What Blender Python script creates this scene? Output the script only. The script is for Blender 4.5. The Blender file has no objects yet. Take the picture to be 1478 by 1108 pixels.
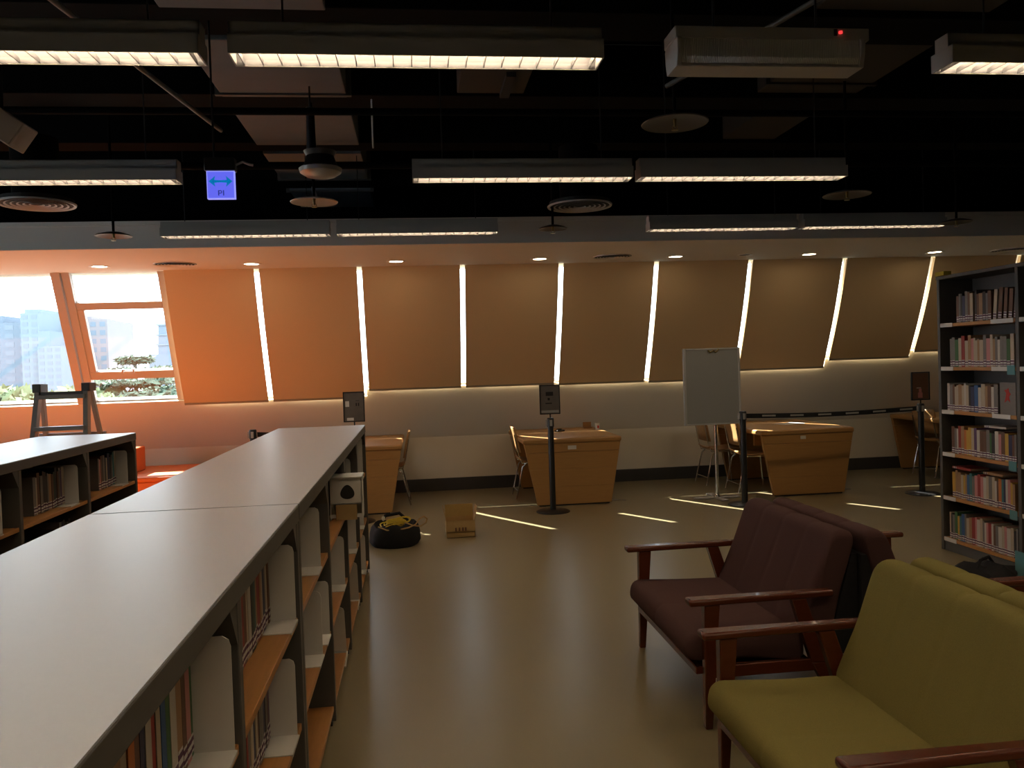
import bpy, bmesh, math, random
from mathutils import Vector, Matrix
random.seed(7)
C = bpy.context.scene.collection
S = bpy.context.scene
PI = math.pi

# ------------------------------------------------------------------ camera
pitch, yaw, roll = -0.025, 0.118, 0.0324
cy, sy, cp, sp = math.cos(yaw), math.sin(yaw), math.cos(pitch), math.sin(pitch)
fwd = Vector((sy*cp, cy*cp, sp)); r0 = Vector((cy, -sy, 0)); u0 = r0.cross(fwd)
r1 = math.cos(roll)*r0 - math.sin(roll)*u0
u1 = math.sin(roll)*r0 + math.cos(roll)*u0
cam = bpy.data.cameras.new('camera'); camo = bpy.data.objects.new('camera', cam); C.objects.link(camo)
m = Matrix((r1, u1, -fwd)).transposed().to_4x4(); m.translation = Vector((0, 0, 1.5))
camo.matrix_world = m
cam.sensor_width = 36; cam.lens = 1180/1478*36; cam.clip_start = 0.05; cam.clip_end = 1000
S.camera = camo

# ------------------------------------------------------------------ sky, sun, exposure
W = bpy.data.worlds.new('sky'); S.world = W; W.use_nodes = True
bg = W.node_tree.nodes['Background']
bg.inputs[0].default_value = (0.80, 0.90, 1.0, 1); bg.inputs[1].default_value = 8.0
sun = bpy.data.lights.new('sun', 'SUN'); sun.energy = 42; sun.angle = math.radians(0.5); sun.color = (1.0, 0.93, 0.82)
so = bpy.data.objects.new('sun', sun); C.objects.link(so)
so.rotation_euler = Vector((0.77, -0.83, -1.0)).to_track_quat('-Z', 'Y').to_euler()
vs = S.view_settings
S.display_settings.display_device = 'sRGB'
vs.view_transform = 'Standard'; vs.look = 'None'; vs.exposure = 0.0; vs.gamma = 1.0; vs.use_curve_mapping = False
S.cycles.max_bounces = 10; S.cycles.diffuse_bounces = 5; S.cycles.transparent_max_bounces = 12
S.cycles.sample_clamp_indirect = 6.0; S.cycles.caustics_reflective = False; S.cycles.caustics_refractive = False
TUBE = 92.0

# ------------------------------------------------------------------ materials
MATS = {}
def lin(c):
    c = c/255.0
    return c/12.92 if c <= 0.04045 else ((c+0.055)/1.055)**2.4
def rgb(r, g, b): return (lin(r), lin(g), lin(b))
def mat(name, col, rough=0.6, metal=0.0, noise=0.0, scale=20.0, bump=0.0, emit=None, estr=0.0, stretch=None, spec=0.5, rnoise=0.0, coat=0.0):
    if name in MATS: return MATS[name]
    M = bpy.data.materials.new(name); M.use_nodes = True; nt = M.node_tree
    b = nt.nodes['Principled BSDF']
    b.inputs['Base Color'].default_value = (*col, 1); b.inputs['Roughness'].default_value = rough
    b.inputs['Metallic'].default_value = metal; b.inputs['Specular IOR Level'].default_value = spec
    b.inputs['Coat Weight'].default_value = coat
    if emit:
        b.inputs['Emission Color'].default_value = (*emit, 1); b.inputs['Emission Strength'].default_value = estr
    if noise or bump or rnoise:
        tc = nt.nodes.new('ShaderNodeTexCoord'); mp = nt.nodes.new('ShaderNodeMapping')
        nt.links.new(tc.outputs['Object'], mp.inputs[0])
        if stretch: mp.inputs['Scale'].default_value = stretch
        n = nt.nodes.new('ShaderNodeTexNoise'); n.inputs['Scale'].default_value = scale; n.inputs['Detail'].default_value = 4
        nt.links.new(mp.outputs[0], n.inputs['Vector'])
        if noise:
            cr = nt.nodes.new('ShaderNodeMix'); cr.data_type = 'RGBA'
            cr.inputs[6].default_value = (*[max(0, c*(1-noise)) for c in col], 1)
            cr.inputs[7].default_value = (*[min(1, c*(1+noise)) for c in col], 1)
            nt.links.new(n.outputs['Fac'], cr.inputs[0]); nt.links.new(cr.outputs[2], b.inputs['Base Color'])
        if rnoise:
            mr = nt.nodes.new('ShaderNodeMapRange'); mr.inputs[3].default_value = rough-rnoise; mr.inputs[4].default_value = rough+rnoise
            nt.links.new(n.outputs['Fac'], mr.inputs[0]); nt.links.new(mr.outputs[0], b.inputs['Roughness'])
        if bump:
            bp = nt.nodes.new('ShaderNodeBump'); bp.inputs['Strength'].default_value = bump; bp.inputs['Distance'].default_value = 0.004
            nt.links.new(n.outputs['Fac'], bp.inputs['Height']); nt.links.new(bp.outputs[0], b.inputs['Normal'])
    MATS[name] = M
    return M
def glassmat():
    M = bpy.data.materials.new('window_glass'); M.use_nodes = True; nt = M.node_tree
    for n in list(nt.nodes): nt.nodes.remove(n)
    o = nt.nodes.new('ShaderNodeOutputMaterial'); mx = nt.nodes.new('ShaderNodeMixShader')
    t = nt.nodes.new('ShaderNodeBsdfTransparent'); t.inputs[0].default_value = (0.93, 0.96, 0.96, 1)
    g = nt.nodes.new('ShaderNodeBsdfGlossy'); g.inputs['Roughness'].default_value = 0.02
    mx.inputs[0].default_value = 0.02
    nt.links.new(t.outputs[0], mx.inputs[1]); nt.links.new(g.outputs[0], mx.inputs[2]); nt.links.new(mx.outputs[0], o.inputs[0])
    return M
GLASS = glassmat()
floor_m = mat('epoxy_floor', (0.215, 0.178, 0.100), 0.31, noise=0.06, scale=0.9)
wall_m = mat('white_wall_paint', (0.68, 0.63, 0.54), 0.85, noise=0.03, scale=3, spec=0.2)
side_m = mat('grey_wall_paint', (0.30, 0.29, 0.28), 0.85, spec=0.2, noise=0.03, scale=3)
black_m = mat('black_ceiling_paint', (0.002, 0.0021, 0.0023), 0.9, spec=0.1, noise=0.3, scale=4)
soffit_m = mat('soffit_paint', (0.62, 0.60, 0.57), 0.85, spec=0.2, noise=0.02, scale=3)
base_m = mat('baseboard_vinyl', (0.045, 0.042, 0.042), 0.5, noise=0.1, scale=8)
duct_m = mat('galvanised_duct', (0.11, 0.13, 0.15), 0.7, metal=0.0, noise=0.15, scale=6)
duct2_m = mat('brown_duct_lining', (0.026, 0.022, 0.016), 0.8, noise=0.15, scale=6)
frame_m = mat('window_aluminium', (0.50, 0.42, 0.36), 0.5, noise=0.04, scale=10)
blind_m = mat('blind_fabric', (0.68, 0.49, 0.27), 0.9, noise=0.05, scale=160, bump=0.05, spec=0.1)
bar_m = mat('blind_bar', (0.30, 0.25, 0.18), 0.5, noise=0.05, scale=30)
top_m = mat('grey_laminate_top', (0.47, 0.50, 0.56), 0.38, noise=0.04, scale=90, rnoise=0.03, spec=0.8)
steel_m = mat('charcoal_painted_steel', (0.082, 0.078, 0.070), 0.5, noise=0.1, scale=30)
wood_m = mat('orange_plywood_shelf', (0.44, 0.20, 0.055), 0.45, noise=0.22, scale=6, stretch=(9, 1.2, 9))
white_m = mat('white_enamel_steel', (0.62, 0.61, 0.58), 0.45, noise=0.03, scale=30)
table_m = mat('oak_veneer', (0.39, 0.205, 0.068), 0.42, noise=0.12, scale=5, stretch=(1.2, 6, 14))
ply_m = mat('chair_plywood', (0.42, 0.235, 0.095), 0.4, noise=0.2, scale=6, stretch=(8, 8, 1.2))
chrome_m = mat('chrome', (0.75, 0.75, 0.75), 0.18, metal=1.0, noise=0.03, scale=30)
mah_m = mat('mahogany_lacquer', (0.095, 0.022, 0.009), 0.27, noise=0.15, scale=5, stretch=(2, 10, 10), coat=0.1)
burg_m = mat('burgundy_fabric', (0.080, 0.042, 0.040), 0.95, noise=0.22, scale=350, bump=0.25, spec=0.1)
green_m = mat('olive_green_fabric', (0.215, 0.185, 0.06), 0.95, noise=0.22, scale=350, bump=0.25, spec=0.1)
blackm = mat('black_plastic', (0.008, 0.008, 0.009), 0.4, noise=0.1, scale=30)
blackcloth = mat('black_cloth', (0.008, 0.008, 0.010), 0.95, noise=0.3, scale=80, bump=0.3)
card_m = mat('corrugated_cardboard', (0.42, 0.28, 0.12), 0.85, noise=0.1, scale=40)
cardin_m = mat('cardboard_inside', (0.34, 0.22, 0.07), 0.9, noise=0.1, scale=40)
paper_m = mat('paper', (0.65, 0.63, 0.60), 0.8, noise=0.03, scale=40)
dpaper_m = mat('dark_poster_paper', (0.13, 0.115, 0.105), 0.35, noise=0.25, scale=14)
ink_m = mat('black_ink', (0.012, 0.010, 0.010), 0.7, noise=0.1, scale=40)
orange_m = mat('orange_vinyl', (0.60, 0.135, 0.018), 0.5, noise=0.06, scale=10)
rug_m = mat('orange_carpet', (0.56, 0.145, 0.03), 0.95, noise=0.15, scale=200, bump=0.3, spec=0.1)
alu_m = mat('ladder_aluminium', (0.26, 0.245, 0.225), 0.5, metal=0.2, noise=0.1, scale=30)
board_m = mat('whiteboard_surface', (0.27, 0.275, 0.27), 0.3, noise=0.04, scale=5)
fix_m = mat('fixture_grey_paint', (0.34, 0.34, 0.32), 0.5, noise=0.05, scale=20)
fixend_m = mat('fixture_end_cap', (0.38, 0.375, 0.37), 0.5, noise=0.04, scale=20)
refl_m = mat('satin_reflector', (0.085, 0.085, 0.095), 0.6, noise=0.02, scale=30)
tube_m = mat('lamp_tube_glow', (0.8, 0.8, 0.8), 0.5, emit=(1.0, 0.75, 0.475), estr=TUBE)
down_m = mat('downlight_glow', (0.8, 0.8, 0.8), 0.5, emit=(1.0, 0.80, 0.56), estr=20)
exit_m = mat('exit_sign_glow', (0.02, 0.02, 0.02), 0.4, emit=rgb(98, 104, 240), estr=1.0)
exite_m = mat('exit_sign_edge_glow', (0.02, 0.02, 0.02), 0.4, emit=rgb(150, 155, 255), estr=1.0)
arrow_m = mat('exit_arrow_teal_glow', (0.02, 0.02, 0.02), 0.4, emit=rgb(0, 112, 178), estr=1.0)
let_m = mat('exit_letter_glow', (0.02, 0.02, 0.02), 0.4, emit=rgb(40, 50, 130), estr=1.0)
disc_m = mat('brushed_disc', (0.055, 0.05, 0.045), 0.5, metal=0.3, noise=0.1, scale=20)
dome_m = mat('silver_dome', (0.26, 0.26, 0.26), 0.35, metal=0.5, noise=0.1, scale=20)
gril_m = mat('grille_grey', (0.28, 0.29, 0.30), 0.5, noise=0.05, scale=20)
dark_m = mat('dark_recess', (0.012, 0.011, 0.010), 0.8, noise=0.1, scale=20)
cream_m = mat('cream_speaker_plastic', (0.40, 0.33, 0.28), 0.6, noise=0.04, scale=20)
cover_m = mat('prismatic_acrylic', (0.60, 0.62, 0.58), 0.15, noise=0.06, scale=12)
led_m = mat('red_led', (0.1, 0, 0), 0.4, emit=(1.0, 0.05, 0.05), estr=1.2)
yel_m = mat('yellow_cable', (0.55, 0.42, 0.02), 0.5, noise=0.1, scale=40)
yeltag_m = mat('yellow_tag', (0.50, 0.38, 0.02), 0.7, noise=0.05, scale=40)
teal_m = mat('teal_card', (0.10, 0.26, 0.28), 0.7, noise=0.05, scale=40)
purple_m = mat('purple_band', (0.10, 0.03, 0.07), 0.7, noise=0.05, scale=40)
page_m = mat('book_pages', (0.50, 0.45, 0.36), 0.9, noise=0.12, scale=90)
red_m = mat('red_print', (0.42, 0.03, 0.02), 0.7, noise=0.08, scale=40)
gold_m = mat('brass_clip', (0.20, 0.15, 0.05), 0.4, metal=0.6, noise=0.1, scale=40)
bld1 = mat('hazy_blue_facade', (0.13, 0.16, 0.20), 0.9, noise=0.08, scale=0.2)  # distance haze mixed into the blue base colour
bld2 = mat('haze_tinted_facade', (0.16, 0.195, 0.225), 0.9, noise=0.08, scale=0.2)  # paleness is haze put into the colour
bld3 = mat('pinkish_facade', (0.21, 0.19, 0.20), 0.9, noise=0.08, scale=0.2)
bwin = mat('haze_tinted_windows', (0.125, 0.155, 0.195), 0.5, noise=0.08, scale=0.2)  # kept close to the facade tone, haze flattens the contrast in colour
leaf_m = mat('conifer_green', (0.09, 0.125, 0.085), 0.9, noise=0.35, scale=1.2)
leaf2_m = mat('light_leaf_green', (0.17, 0.20, 0.11), 0.9, noise=0.35, scale=1.2)
bark_m = mat('tree_bark', (0.16, 0.13, 0.10), 0.9, noise=0.2, scale=6)
ground_m = mat('outdoor_ground', (0.14, 0.15, 0.13), 0.95, noise=0.2, scale=0.1)

# ------------------------------------------------------------------ helpers
class MB:
    def __init__(s): s.v = []; s.f = []; s.m = []
    def add(s, vs_, fs, mi=0):
        n = len(s.v); s.v += [tuple(v) for v in vs_]
        for f in fs: s.f.append(tuple(i+n for i in f)); s.m.append(mi)
        return s
    def hexa(s, p, mi=0):
        return s.add(p, [(3, 2, 1, 0), (4, 5, 6, 7), (0, 1, 5, 4), (1, 2, 6, 5), (2, 3, 7, 6), (3, 0, 4, 7)], mi)
    def box(s, x0, x1, y0, y1, z0, z1, mi=0):
        return s.hexa([(x0, y0, z0), (x1, y0, z0), (x1, y1, z0), (x0, y1, z0), (x0, y0, z1), (x1, y0, z1), (x1, y1, z1), (x0, y1, z1)], mi)
    def prism(s, poly, fn, a, b, mi=0):
        n = len(poly); v = [fn(p, a) for p in poly]+[fn(p, b) for p in poly]
        return s.add(v, [tuple(range(n))[::-1], tuple(range(n, 2*n))]+[(i, (i+1) % n, n+(i+1) % n, n+i) for i in range(n)], mi)
    def cone(s, p0, p1, ra, rb, n=12, mi=0):
        p0, p1 = Vector(p0), Vector(p1); d = (p1-p0).normalized(); a = d.orthogonal().normalized(); b = d.cross(a)
        v = [p0+ra*(math.cos(t)*a+math.sin(t)*b) for t in [2*PI*i/n for i in range(n)]]
        v += [p1+rb*(math.cos(t)*a+math.sin(t)*b) for t in [2*PI*i/n for i in range(n)]]
        return s.add(v, [tuple(range(n))[::-1], tuple(range(n, 2*n))]+[(i, (i+1) % n, n+(i+1) % n, n+i) for i in range(n)], mi)
    def tube(s, pts, r, n=8, mi=0, close=False):
        pts = [Vector(p) for p in pts]; v = []; K = len(pts); a = None
        for i, p in enumerate(pts):
            t = (pts[min(i+1, K-1)]-pts[max(i-1, 0)]).normalized()
            a = t.orthogonal().normalized() if a is None else (a-t*a.dot(t)).normalized()
            b = t.cross(a)
            v += [p+r*(math.cos(2*PI*k/n)*a+math.sin(2*PI*k/n)*b) for k in range(n)]
        fs = [(i*n+k, i*n+(k+1) % n, (i+1)*n+(k+1) % n, (i+1)*n+k) for i in range(K-1) for k in range(n)]
        fs += [tuple(range(n))[::-1], tuple(range((K-1)*n, K*n))]
        return s.add(v, fs, mi)
    def lathe(s, prof, c=(0, 0, 0), n=32, mi=0, caps=True):
        v = []
        for (r, z) in prof: v += [(c[0]+r*math.cos(2*PI*k/n), c[1]+r*math.sin(2*PI*k/n), c[2]+z) for k in range(n)]
        K = len(prof)
        fs = [(i*n+k, i*n+(k+1) % n, (i+1)*n+(k+1) % n, (i+1)*n+k) for i in range(K-1) for k in range(n)]
        if caps: fs += [tuple(range(n))[::-1], tuple(range((K-1)*n, K*n))]
        return s.add(v, fs, mi)
    def build(s, name, mats, parent=None, smooth=False, bevel=0.0, seg=2):
        me = bpy.data.meshes.new(name); me.from_pydata(s.v, [], s.f)
        if not isinstance(mats, (list, tuple)): mats = [mats]
        for q in mats: me.materials.append(q)
        me.polygons.foreach_set('material_index', s.m)
        bm = bmesh.new(); bm.from_mesh(me); bmesh.ops.recalc_face_normals(bm, faces=bm.faces); bm.to_mesh(me); bm.free()
        if smooth:
            me.polygons.foreach_set('use_smooth', [True]*len(me.polygons))
            me.set_sharp_from_angle(angle=math.radians(40))
        o = bpy.data.objects.new(name, me); C.objects.link(o)
        if parent is not None: o.parent = parent
        if bevel:
            b = o.modifiers.new('bevel', 'BEVEL'); b.width = bevel; b.segments = seg; b.limit_method = 'ANGLE'
            me.polygons.foreach_set('use_smooth', [True]*len(me.polygons)); me.set_sharp_from_angle(angle=math.radians(60))
        return o
def tag(o, label=None, cat=None, group=None, kind=None):
    if label: o['label'] = label
    if cat: o['category'] = cat
    if group: o['group'] = group
    if kind: o['kind'] = kind
    return o
def thing(name, label, cat, loc=(0, 0, 0), rz=0.0, group=None):
    o = bpy.data.objects.new(name, None); C.objects.link(o)
    o.location = loc; o.rotation_euler = (0, 0, rz); o.empty_display_size = 0.1
    return tag(o, label, cat, group)
def struct(o): o['kind'] = 'structure'; return o
def dup(root, loc=None, rz=None, label=None, group=None):
    r = root.copy(); C.objects.link(r)
    if loc is not None: r.location = loc
    if rz is not None: r.rotation_euler = (0, 0, rz)
    if label: r['label'] = label
    if group: r['group'] = group
    for ch in list(root.children):
        c = ch.copy(); C.objects.link(c); c.parent = r
        for g in list(ch.children):
            d = g.copy(); C.objects.link(d); d.parent = c
    return r
def single(mb, name, mats, label, cat, loc=(0, 0, 0), rz=0, group=None, **k):
    o = mb.build(name, mats, **k); o.location = loc; o.rotation_euler = (0, 0, rz)
    return tag(o, label, cat, group)
ORD = ['first', 'second', 'third', 'fourth', 'fifth', 'sixth', 'seventh', 'eighth', 'ninth', 'tenth', 'eleventh', 'twelfth', 'thirteenth', 'fourteenth',
       'fifteenth', 'sixteenth', 'seventeenth', 'eighteenth', 'nineteenth', 'twentieth', 'twenty-first', 'twenty-second', 'twenty-third', 'twenty-fourth',
       'twenty-fifth', 'twenty-sixth', 'twenty-seventh', 'twenty-eighth', 'twenty-ninth', 'thirtieth', 'thirty-first', 'thirty-second', 'thirty-third', 'thirty-fourth', 'thirty-fifth', 'thirty-sixth']

# ------------------------------------------------------------------ room shell
XL, XR, YB = -9.0, 9.0, -6.0
YW, ZB, SL = 9.85, 0.65, 0.41                       # far wall foot, knee height, inward lean
def wy(z): return YW-SL*(z-ZB)
NOUT = Vector((0, 1, SL)).normalized()
def wp(x, z, n=0.0):                               # point on the leaning window wall, n metres outwards
    p = Vector((x, wy(z), z))+NOUT*n
    return (p.x, p.y, p.z)
def slab(x0, x1, z0, z1, n0, n1, mb=None, mi=0):   # block lying in the leaning wall
    mb = mb or MB()
    return mb.hexa([wp(x0, z0, n0), wp(x1, z0, n0), wp(x1, z0, n1), wp(x0, z0, n1), wp(x0, z1, n0), wp(x1, z1, n0), wp(x1, z1, n1), wp(x0, z1, n1)], mi)
struct(MB().box(XL-.2, XR+.2, YB-.2, YW+.3, -.2, 0).build('floor', floor_m))
struct(MB().box(XL-.2, XR+.2, YB-.2, YW+.3, 3.62, 3.8).build('ceiling', black_m))
wlm = MB().box(XL-.2, XL, YB, YW+.3, 0, .95).box(XL-.2, XL, YB, YW+.3, 2.6, 3.62).box(XL-.2, XL, YB, 1.65, .95, 2.6)
wlm.box(XL-.2, XL, 5.0, YW+.3, .95, 2.6)
struct(wlm.build('wall_left', side_m))
for n_, yy in enumerate((1.4,)):  # unseen side window added to bring cool daylight into the room
    fr = MB().box(XL-.14, XL-.06, yy+.25, yy+.31, .95, 2.6).box(XL-.14, XL-.06, (yy+.25+yy+3.8)/2-.03, (yy+.25+yy+3.8)/2+.03, .95, 2.6).box(XL-.14, XL-.06, yy+.25, yy+3.6, .95, 1.0)
    w = struct(fr.build('window_%d' % (n_+20), frame_m)); w['label'] = 'added unseen side window letting cool daylight into the room'
    MB().box(XL-.10, XL-.094, yy+.31, min(yy+3.6, 8.6), 1.0, 2.6).build('pane', GLASS, w)
struct(MB().box(XR, XR+.2, YB, YW+.3, 0, 3.62).build('wall_right', side_m))
struct(MB().box(XL-.2, XR+.2, YB-.2, YB, 0, 3.62).build('wall_back', side_m))
# soffit along the windows
struct(MB().box(XL, XR, 7.45, 9.40, 2.60, 2.80).build('ceiling_soffit', soffit_m, bevel=.004))
struct(MB().box(XL, XR, 7.43, 7.455, 2.80, 2.835).build('trim_1', white_m))
struct(MB().box(XL, XR, 9.06, 9.40, 2.80, 3.62).build('wall_far_upper', black_m))

# window bays: boundaries along x
BND = [-8.09, -6.99, -5.89, -4.79, -3.69, -2.60, -1.64, -0.557, 0.562, 1.664, 2.761, 3.872, 5.016, 6.116, 7.22, 8.32]
ZBL = {5: 1.17, 6: 1.172, 7: 1.255, 8: 1.255, 9: 1.245, 10: 1.236, 11: 1.34, 12: 1.43, 13: 1.50, 14: 1.50}   # blind hem heights
def sill(i): return 1.20 if i < 5 else ZBL[i]+0.002
wl = MB().box(XL, XR, YW, YW+.15, 0, ZB)
wl.hexa([(XL, YW, ZB), (XR, YW, ZB), (XR, YW+.2, ZB), (XL, YW+.2, ZB), wp(XL, 1.155), wp(XR, 1.155), wp(XR, 1.155, .16), wp(XL, 1.155, .16)])
for i in range(len(BND)-1):
    slab(BND[i], BND[i+1], 1.155, sill(i), 0, .16, wl)
slab(XL, BND[0], 1.155, 2.62, 0, .16, wl); slab(BND[-1], XR, 1.155, 2.62, 0, .16, wl)
struct(wl.build('wall_far', wall_m))
struct(MB().box(XL, XR, YW-.018, YW, 0, .15).build('baseboard_far', base_m, bevel=.004))
wn = 0
for i in range(len(BND)-1):
    x0, x1, zs = BND[i], BND[i+1], sill(i); wn += 1
    fr = MB()
    if i == 4:
        slab(x0-.05, x0+.04, zs, 2.60, .0, .10, fr); slab(x0+.05, x0+.13, zs, 2.60, .02, .10, fr); slab(x1-.075, x1+.0, zs, 2.60, .02, .10, fr)
        slab(x0+.13, x1-.075, 2.205, 2.28, .03, .10, fr); slab(x0+.13, x1-.075, 1.455, 1.54, .03, .10, fr)
        slab(x0+.13, x0+.20, 1.54, 2.205, .03, .09, fr)
    elif i < 4:
        slab(x0+.05, x0+.11, zs, 2.60, .02, .10, fr)
        if i == 0: slab(x0, x0+.05, zs, 2.60, 0, .10, fr)
    else:
        slab(x0+.065, x0+.125, zs, 2.60, .05, .10, fr)
    slab(x0, x1, zs, zs+.012, .05, .10, fr)
    w = struct(fr.build('window_%d' % wn, frame_m, bevel=.004))
    tag(w, 'window bay %s' % ('left bare, showing trees and sky' if i < 5 else 'behind a drawn beige blind'))
    if i == 4:
        for a, b in ((zs+.012, 1.455), (1.54, 2.205), (2.28, 2.60)):
            slab(x0+.13, x1-.075, a, b, .055, .061).build('pane', GLASS, w)
        h = MB(); slab(-3.21, -3.08, 1.56, 1.572, -.005, .01, h); slab(-3.21, -3.195, 1.53, 1.572, -.005, .04, h); slab(-3.095, -3.08, 1.53, 1.572, -.005, .04, h)
        h.build('window_handle', frame_m, w)
    else:
        slab(x0, x1, zs+.012, 2.60, .082, .088).build('pane', GLASS, w)

# roller blinds
for k, i in enumerate(range(5, 15)):
    x0, x1, zb = BND[i]+.027, BND[i+1]-.027, ZBL[i]
    if i == 5: x0 = BND[i]+.01
    mb = MB(); N = 14; A = []; B = []
    for j in range(N+1):
        t = j/N; z = zb+(2.630-zb)*t; s = -.035-.03*math.sin(PI*t)
        A.append((s, z)); B.append((s+.003, z))
    poly = A+B[::-1]
    mb.prism(poly, lambda p, x: wp(x, p[1], p[0]), x0, x1)
    b = thing('roller_blind', 'drawn beige roller blind, %s blind counting from the bare window' % ORD[k], 'blind', (0, 0, 0), 0, 'beige roller blinds on the window wall')
    mb.build('fabric', blind_m, b, smooth=True)
    slab(x0, x1, zb-.006, zb+.016, -.042, -.026).build('hem_bar', bar_m, b, bevel=.002)

# black ceiling beams and ducts in the void (all dark)
for n_, (y0, y1, z0) in enumerate(((-3.6, -3.3, 3.2), (-.6, -.3, 3.2), (2.3, 2.6, 3.12), (4.12, 4.48, 3.27), (5.42, 5.78, 3.27), (6.56, 6.80, 3.27), (7.77, 8.18, 3.27))):
    struct(MB().box(XL, XR, y0, y1, z0, 3.62).build('ceiling_beam', black_m, bevel=.006))
d = thing('air_duct', 'wide grey air duct running towards the windows above the exit sign', 'duct', (-.76, 0, 3.25))
for a, b_ in ((2.95, 4.11), (4.49, 5.41), (5.79, 6.55), (6.81, 7.76), (8.19, 9.04)):
    MB().box(-.39, .39, a, b_, .0, .3).build('duct_section', duct_m, d, bevel=.006)
for yy in (5.33, 7.70, 8.20): MB().box(-.42, .42, yy, yy+.03, -.012, .31).build('flange', steel_m, d)
d = thing('air_duct', 'dark brown lined duct crossing above the emergency light', 'duct', (2.85, 0, 3.3))
MB().hexa([(-.75, 2.95, 0), (.28, 2.95, 0), (.28, 4.1, 0), (-.70, 4.1, 0), (-.75, 2.95, .3), (.28, 2.95, .3), (.28, 4.1, .3), (-.70, 4.1, .3)]).build('duct_section', duct2_m, d, bevel=.006)
MB().box(-.45, .27, 4.5, 5.41, 0, .3).box(-.25, .20, 5.80, 6.56, 0, .3).build('duct_section', duct2_m, d, bevel=.006)
MB().box(-.48, .30, 5.2, 5.23, -.012, .31).build('flange', dark_m, d)
d = thing('air_duct', 'faint dark duct stub above the middle of the room', 'duct', (.56, 0, 3.28))
MB().box(-.22, .22, 4.55, 5.40, 0, .32).build('duct_section', duct2_m, d, bevel=.006)
MB().box(.06, .12, 5.0, 5.4, -.03, .0).build('bracket', dark_m, d)
# thin black pipes
for n_, (p, q, r, lab) in enumerate((((-6, 5.05, 3.05), (6, 5.05, 3.05), .022, 'black pipe running over the second row of lights'),
        ((-6, 6.5, 3.08), (6, 6.5, 3.08), .03, 'black pipe running over the third row of lights'),
        ((-1.35, 3.2, 2.95), (-1.1, 5.1, 2.95), .012, 'thin grey conduit slanting behind the front left light'),
        ((1.75, 3.2, 2.98), (1.3, 4.0, 2.86), .012, 'thin conduit slanting below the emergency light'))):
    single(MB().cone(p, q, r, r, 10), 'ceiling_pipe', black_m if n_ < 2 else steel_m, lab, 'pipe', smooth=True)
single(MB().cone((-.22, 5.5, 2.95), (-.22, 5.5, 3.62), .006, .006, 6), 'hanger_rod', white_m, 'short bright hanger rod dangling beside the grey air duct', 'rod')

# ------------------------------------------------------------------ linear light fixtures
LF = 1.325
def make_fixture(label):
    t = thing('louvre_light', label, 'ceiling light', (0, 0, 0), 0, 'suspended louvre lights')
    h = LF/2
    mb = MB().box(-h, h, -.066, -.060, 0, .068).box(-h, h, .060, .066, 0, .068).box(-h, h, -.066, .066, .062, .068)
    mb.box(-h, h, -.040, -.036, .068, .120).box(-h, h, .036, .040, .068, .120).box(-h, h, -.040, .040, .116, .120)
    mb.build('housing', fix_m, t)
    for s in (-1, 1):
        e = MB(); x = s*h
        e.box(min(x, x-s*.006), max(x, x-s*.006), -.066, .066, 0, .068)
        e.box(min(x, x-s*.006), max(x, x-s*.006), -.040, .040, .068, .120)
        e.build('end_cap', fixend_m, t)
        MB().cone((s*(h-.18), 0, .120), (s*(h-.18), 0, 1.0), .004, .004, 6).build('suspension_rod', blackm, t)
        # parabolic side reflector
        P = [(.058, .002), (.054, .020), (.044, .040), (.030, .056), (.0, .060)]
        rf = MB()
        for (a, b_) in zip(P, P[1:]):
            rf.add([(-h+.006, s*a[0], a[1]), (h-.006, s*a[0], a[1]), (h-.006, s*b_[0], b_[1]), (-h+.006, s*b_[0], b_[1])], [(0, 1, 2, 3)])
        rf.build('reflector', refl_m, t, smooth=True)
    MB().cone((-h+.03, 0, .033), (h-.03, 0, .033), .008, .008, 10).build('lamp_tube', tube_m, t, smooth=True)
    nb = 20; src = None
    for k in range(nb):
        x = -h+LF*(k+.5)/nb
        if src is None:
            bl = MB().prism([(-.056, .001), (.056, .001), (.050, .016), (.018, .021), (-.018, .021), (-.050, .016)], lambda p, xx: (xx, p[0], p[1]), -.0015, .0015)
            src = bl.build('louvre_blade', refl_m, t); src.location.x = x
        else:
            c = src.copy(); C.objects.link(c); c.parent = t; c.location.x = x
    return t
lights = [(-1.36, 3.0, 'near row of lights, fixture cut by the left picture edge'), (.062, 3.0, 'long louvre light in the near row above the tall sign post'),
          (2.75, 3.0, 'near row louvre light past the emergency lamp'),
          (-1.96, 4.9, 'second row louvre light ending beside the exit sign'), (.69, 4.9, 'second row louvre light right of the exit sign, first of two end to end'),
          (2.06, 4.9, 'second row louvre light, second of two end to end'),
          (-1.31, 6.87, 'farthest row louvre light above the bookcase end'), (.07, 6.87, 'farthest row louvre light joined to the one above the bookcase end'),
          (2.69, 6.85, 'farthest row louvre light over the whiteboard'), (4.06, 6.82, 'farthest row louvre light nearest the tall bookcase'),
          (4.12, 3.0, 'added unseen near row louvre light past the right picture edge')]  # last fixture is out of view, added for more bounced light
lights += [(x, y, 'x') for y in (1.1, -.9, -2.9) for x in (-3.9, -1.2, .15, 1.5, 4.2)]  # unseen fixtures added behind the camera to raise the room's light
fx = None
for x, y, lab in lights:
    if y < 2: lab = 'added unseen louvre light behind the viewpoint, %s row, %s from the left wall' % (ORD[[1.1, -.9, -2.9].index(y)], ORD[[-3.9, -1.2, .15, 1.5, 4.2].index(x)])
    if fx is None: fx = make_fixture(lab); fx.location = (x, y, 2.6)
    else: dup(fx, (x, y, 2.6), 0, lab)

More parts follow.
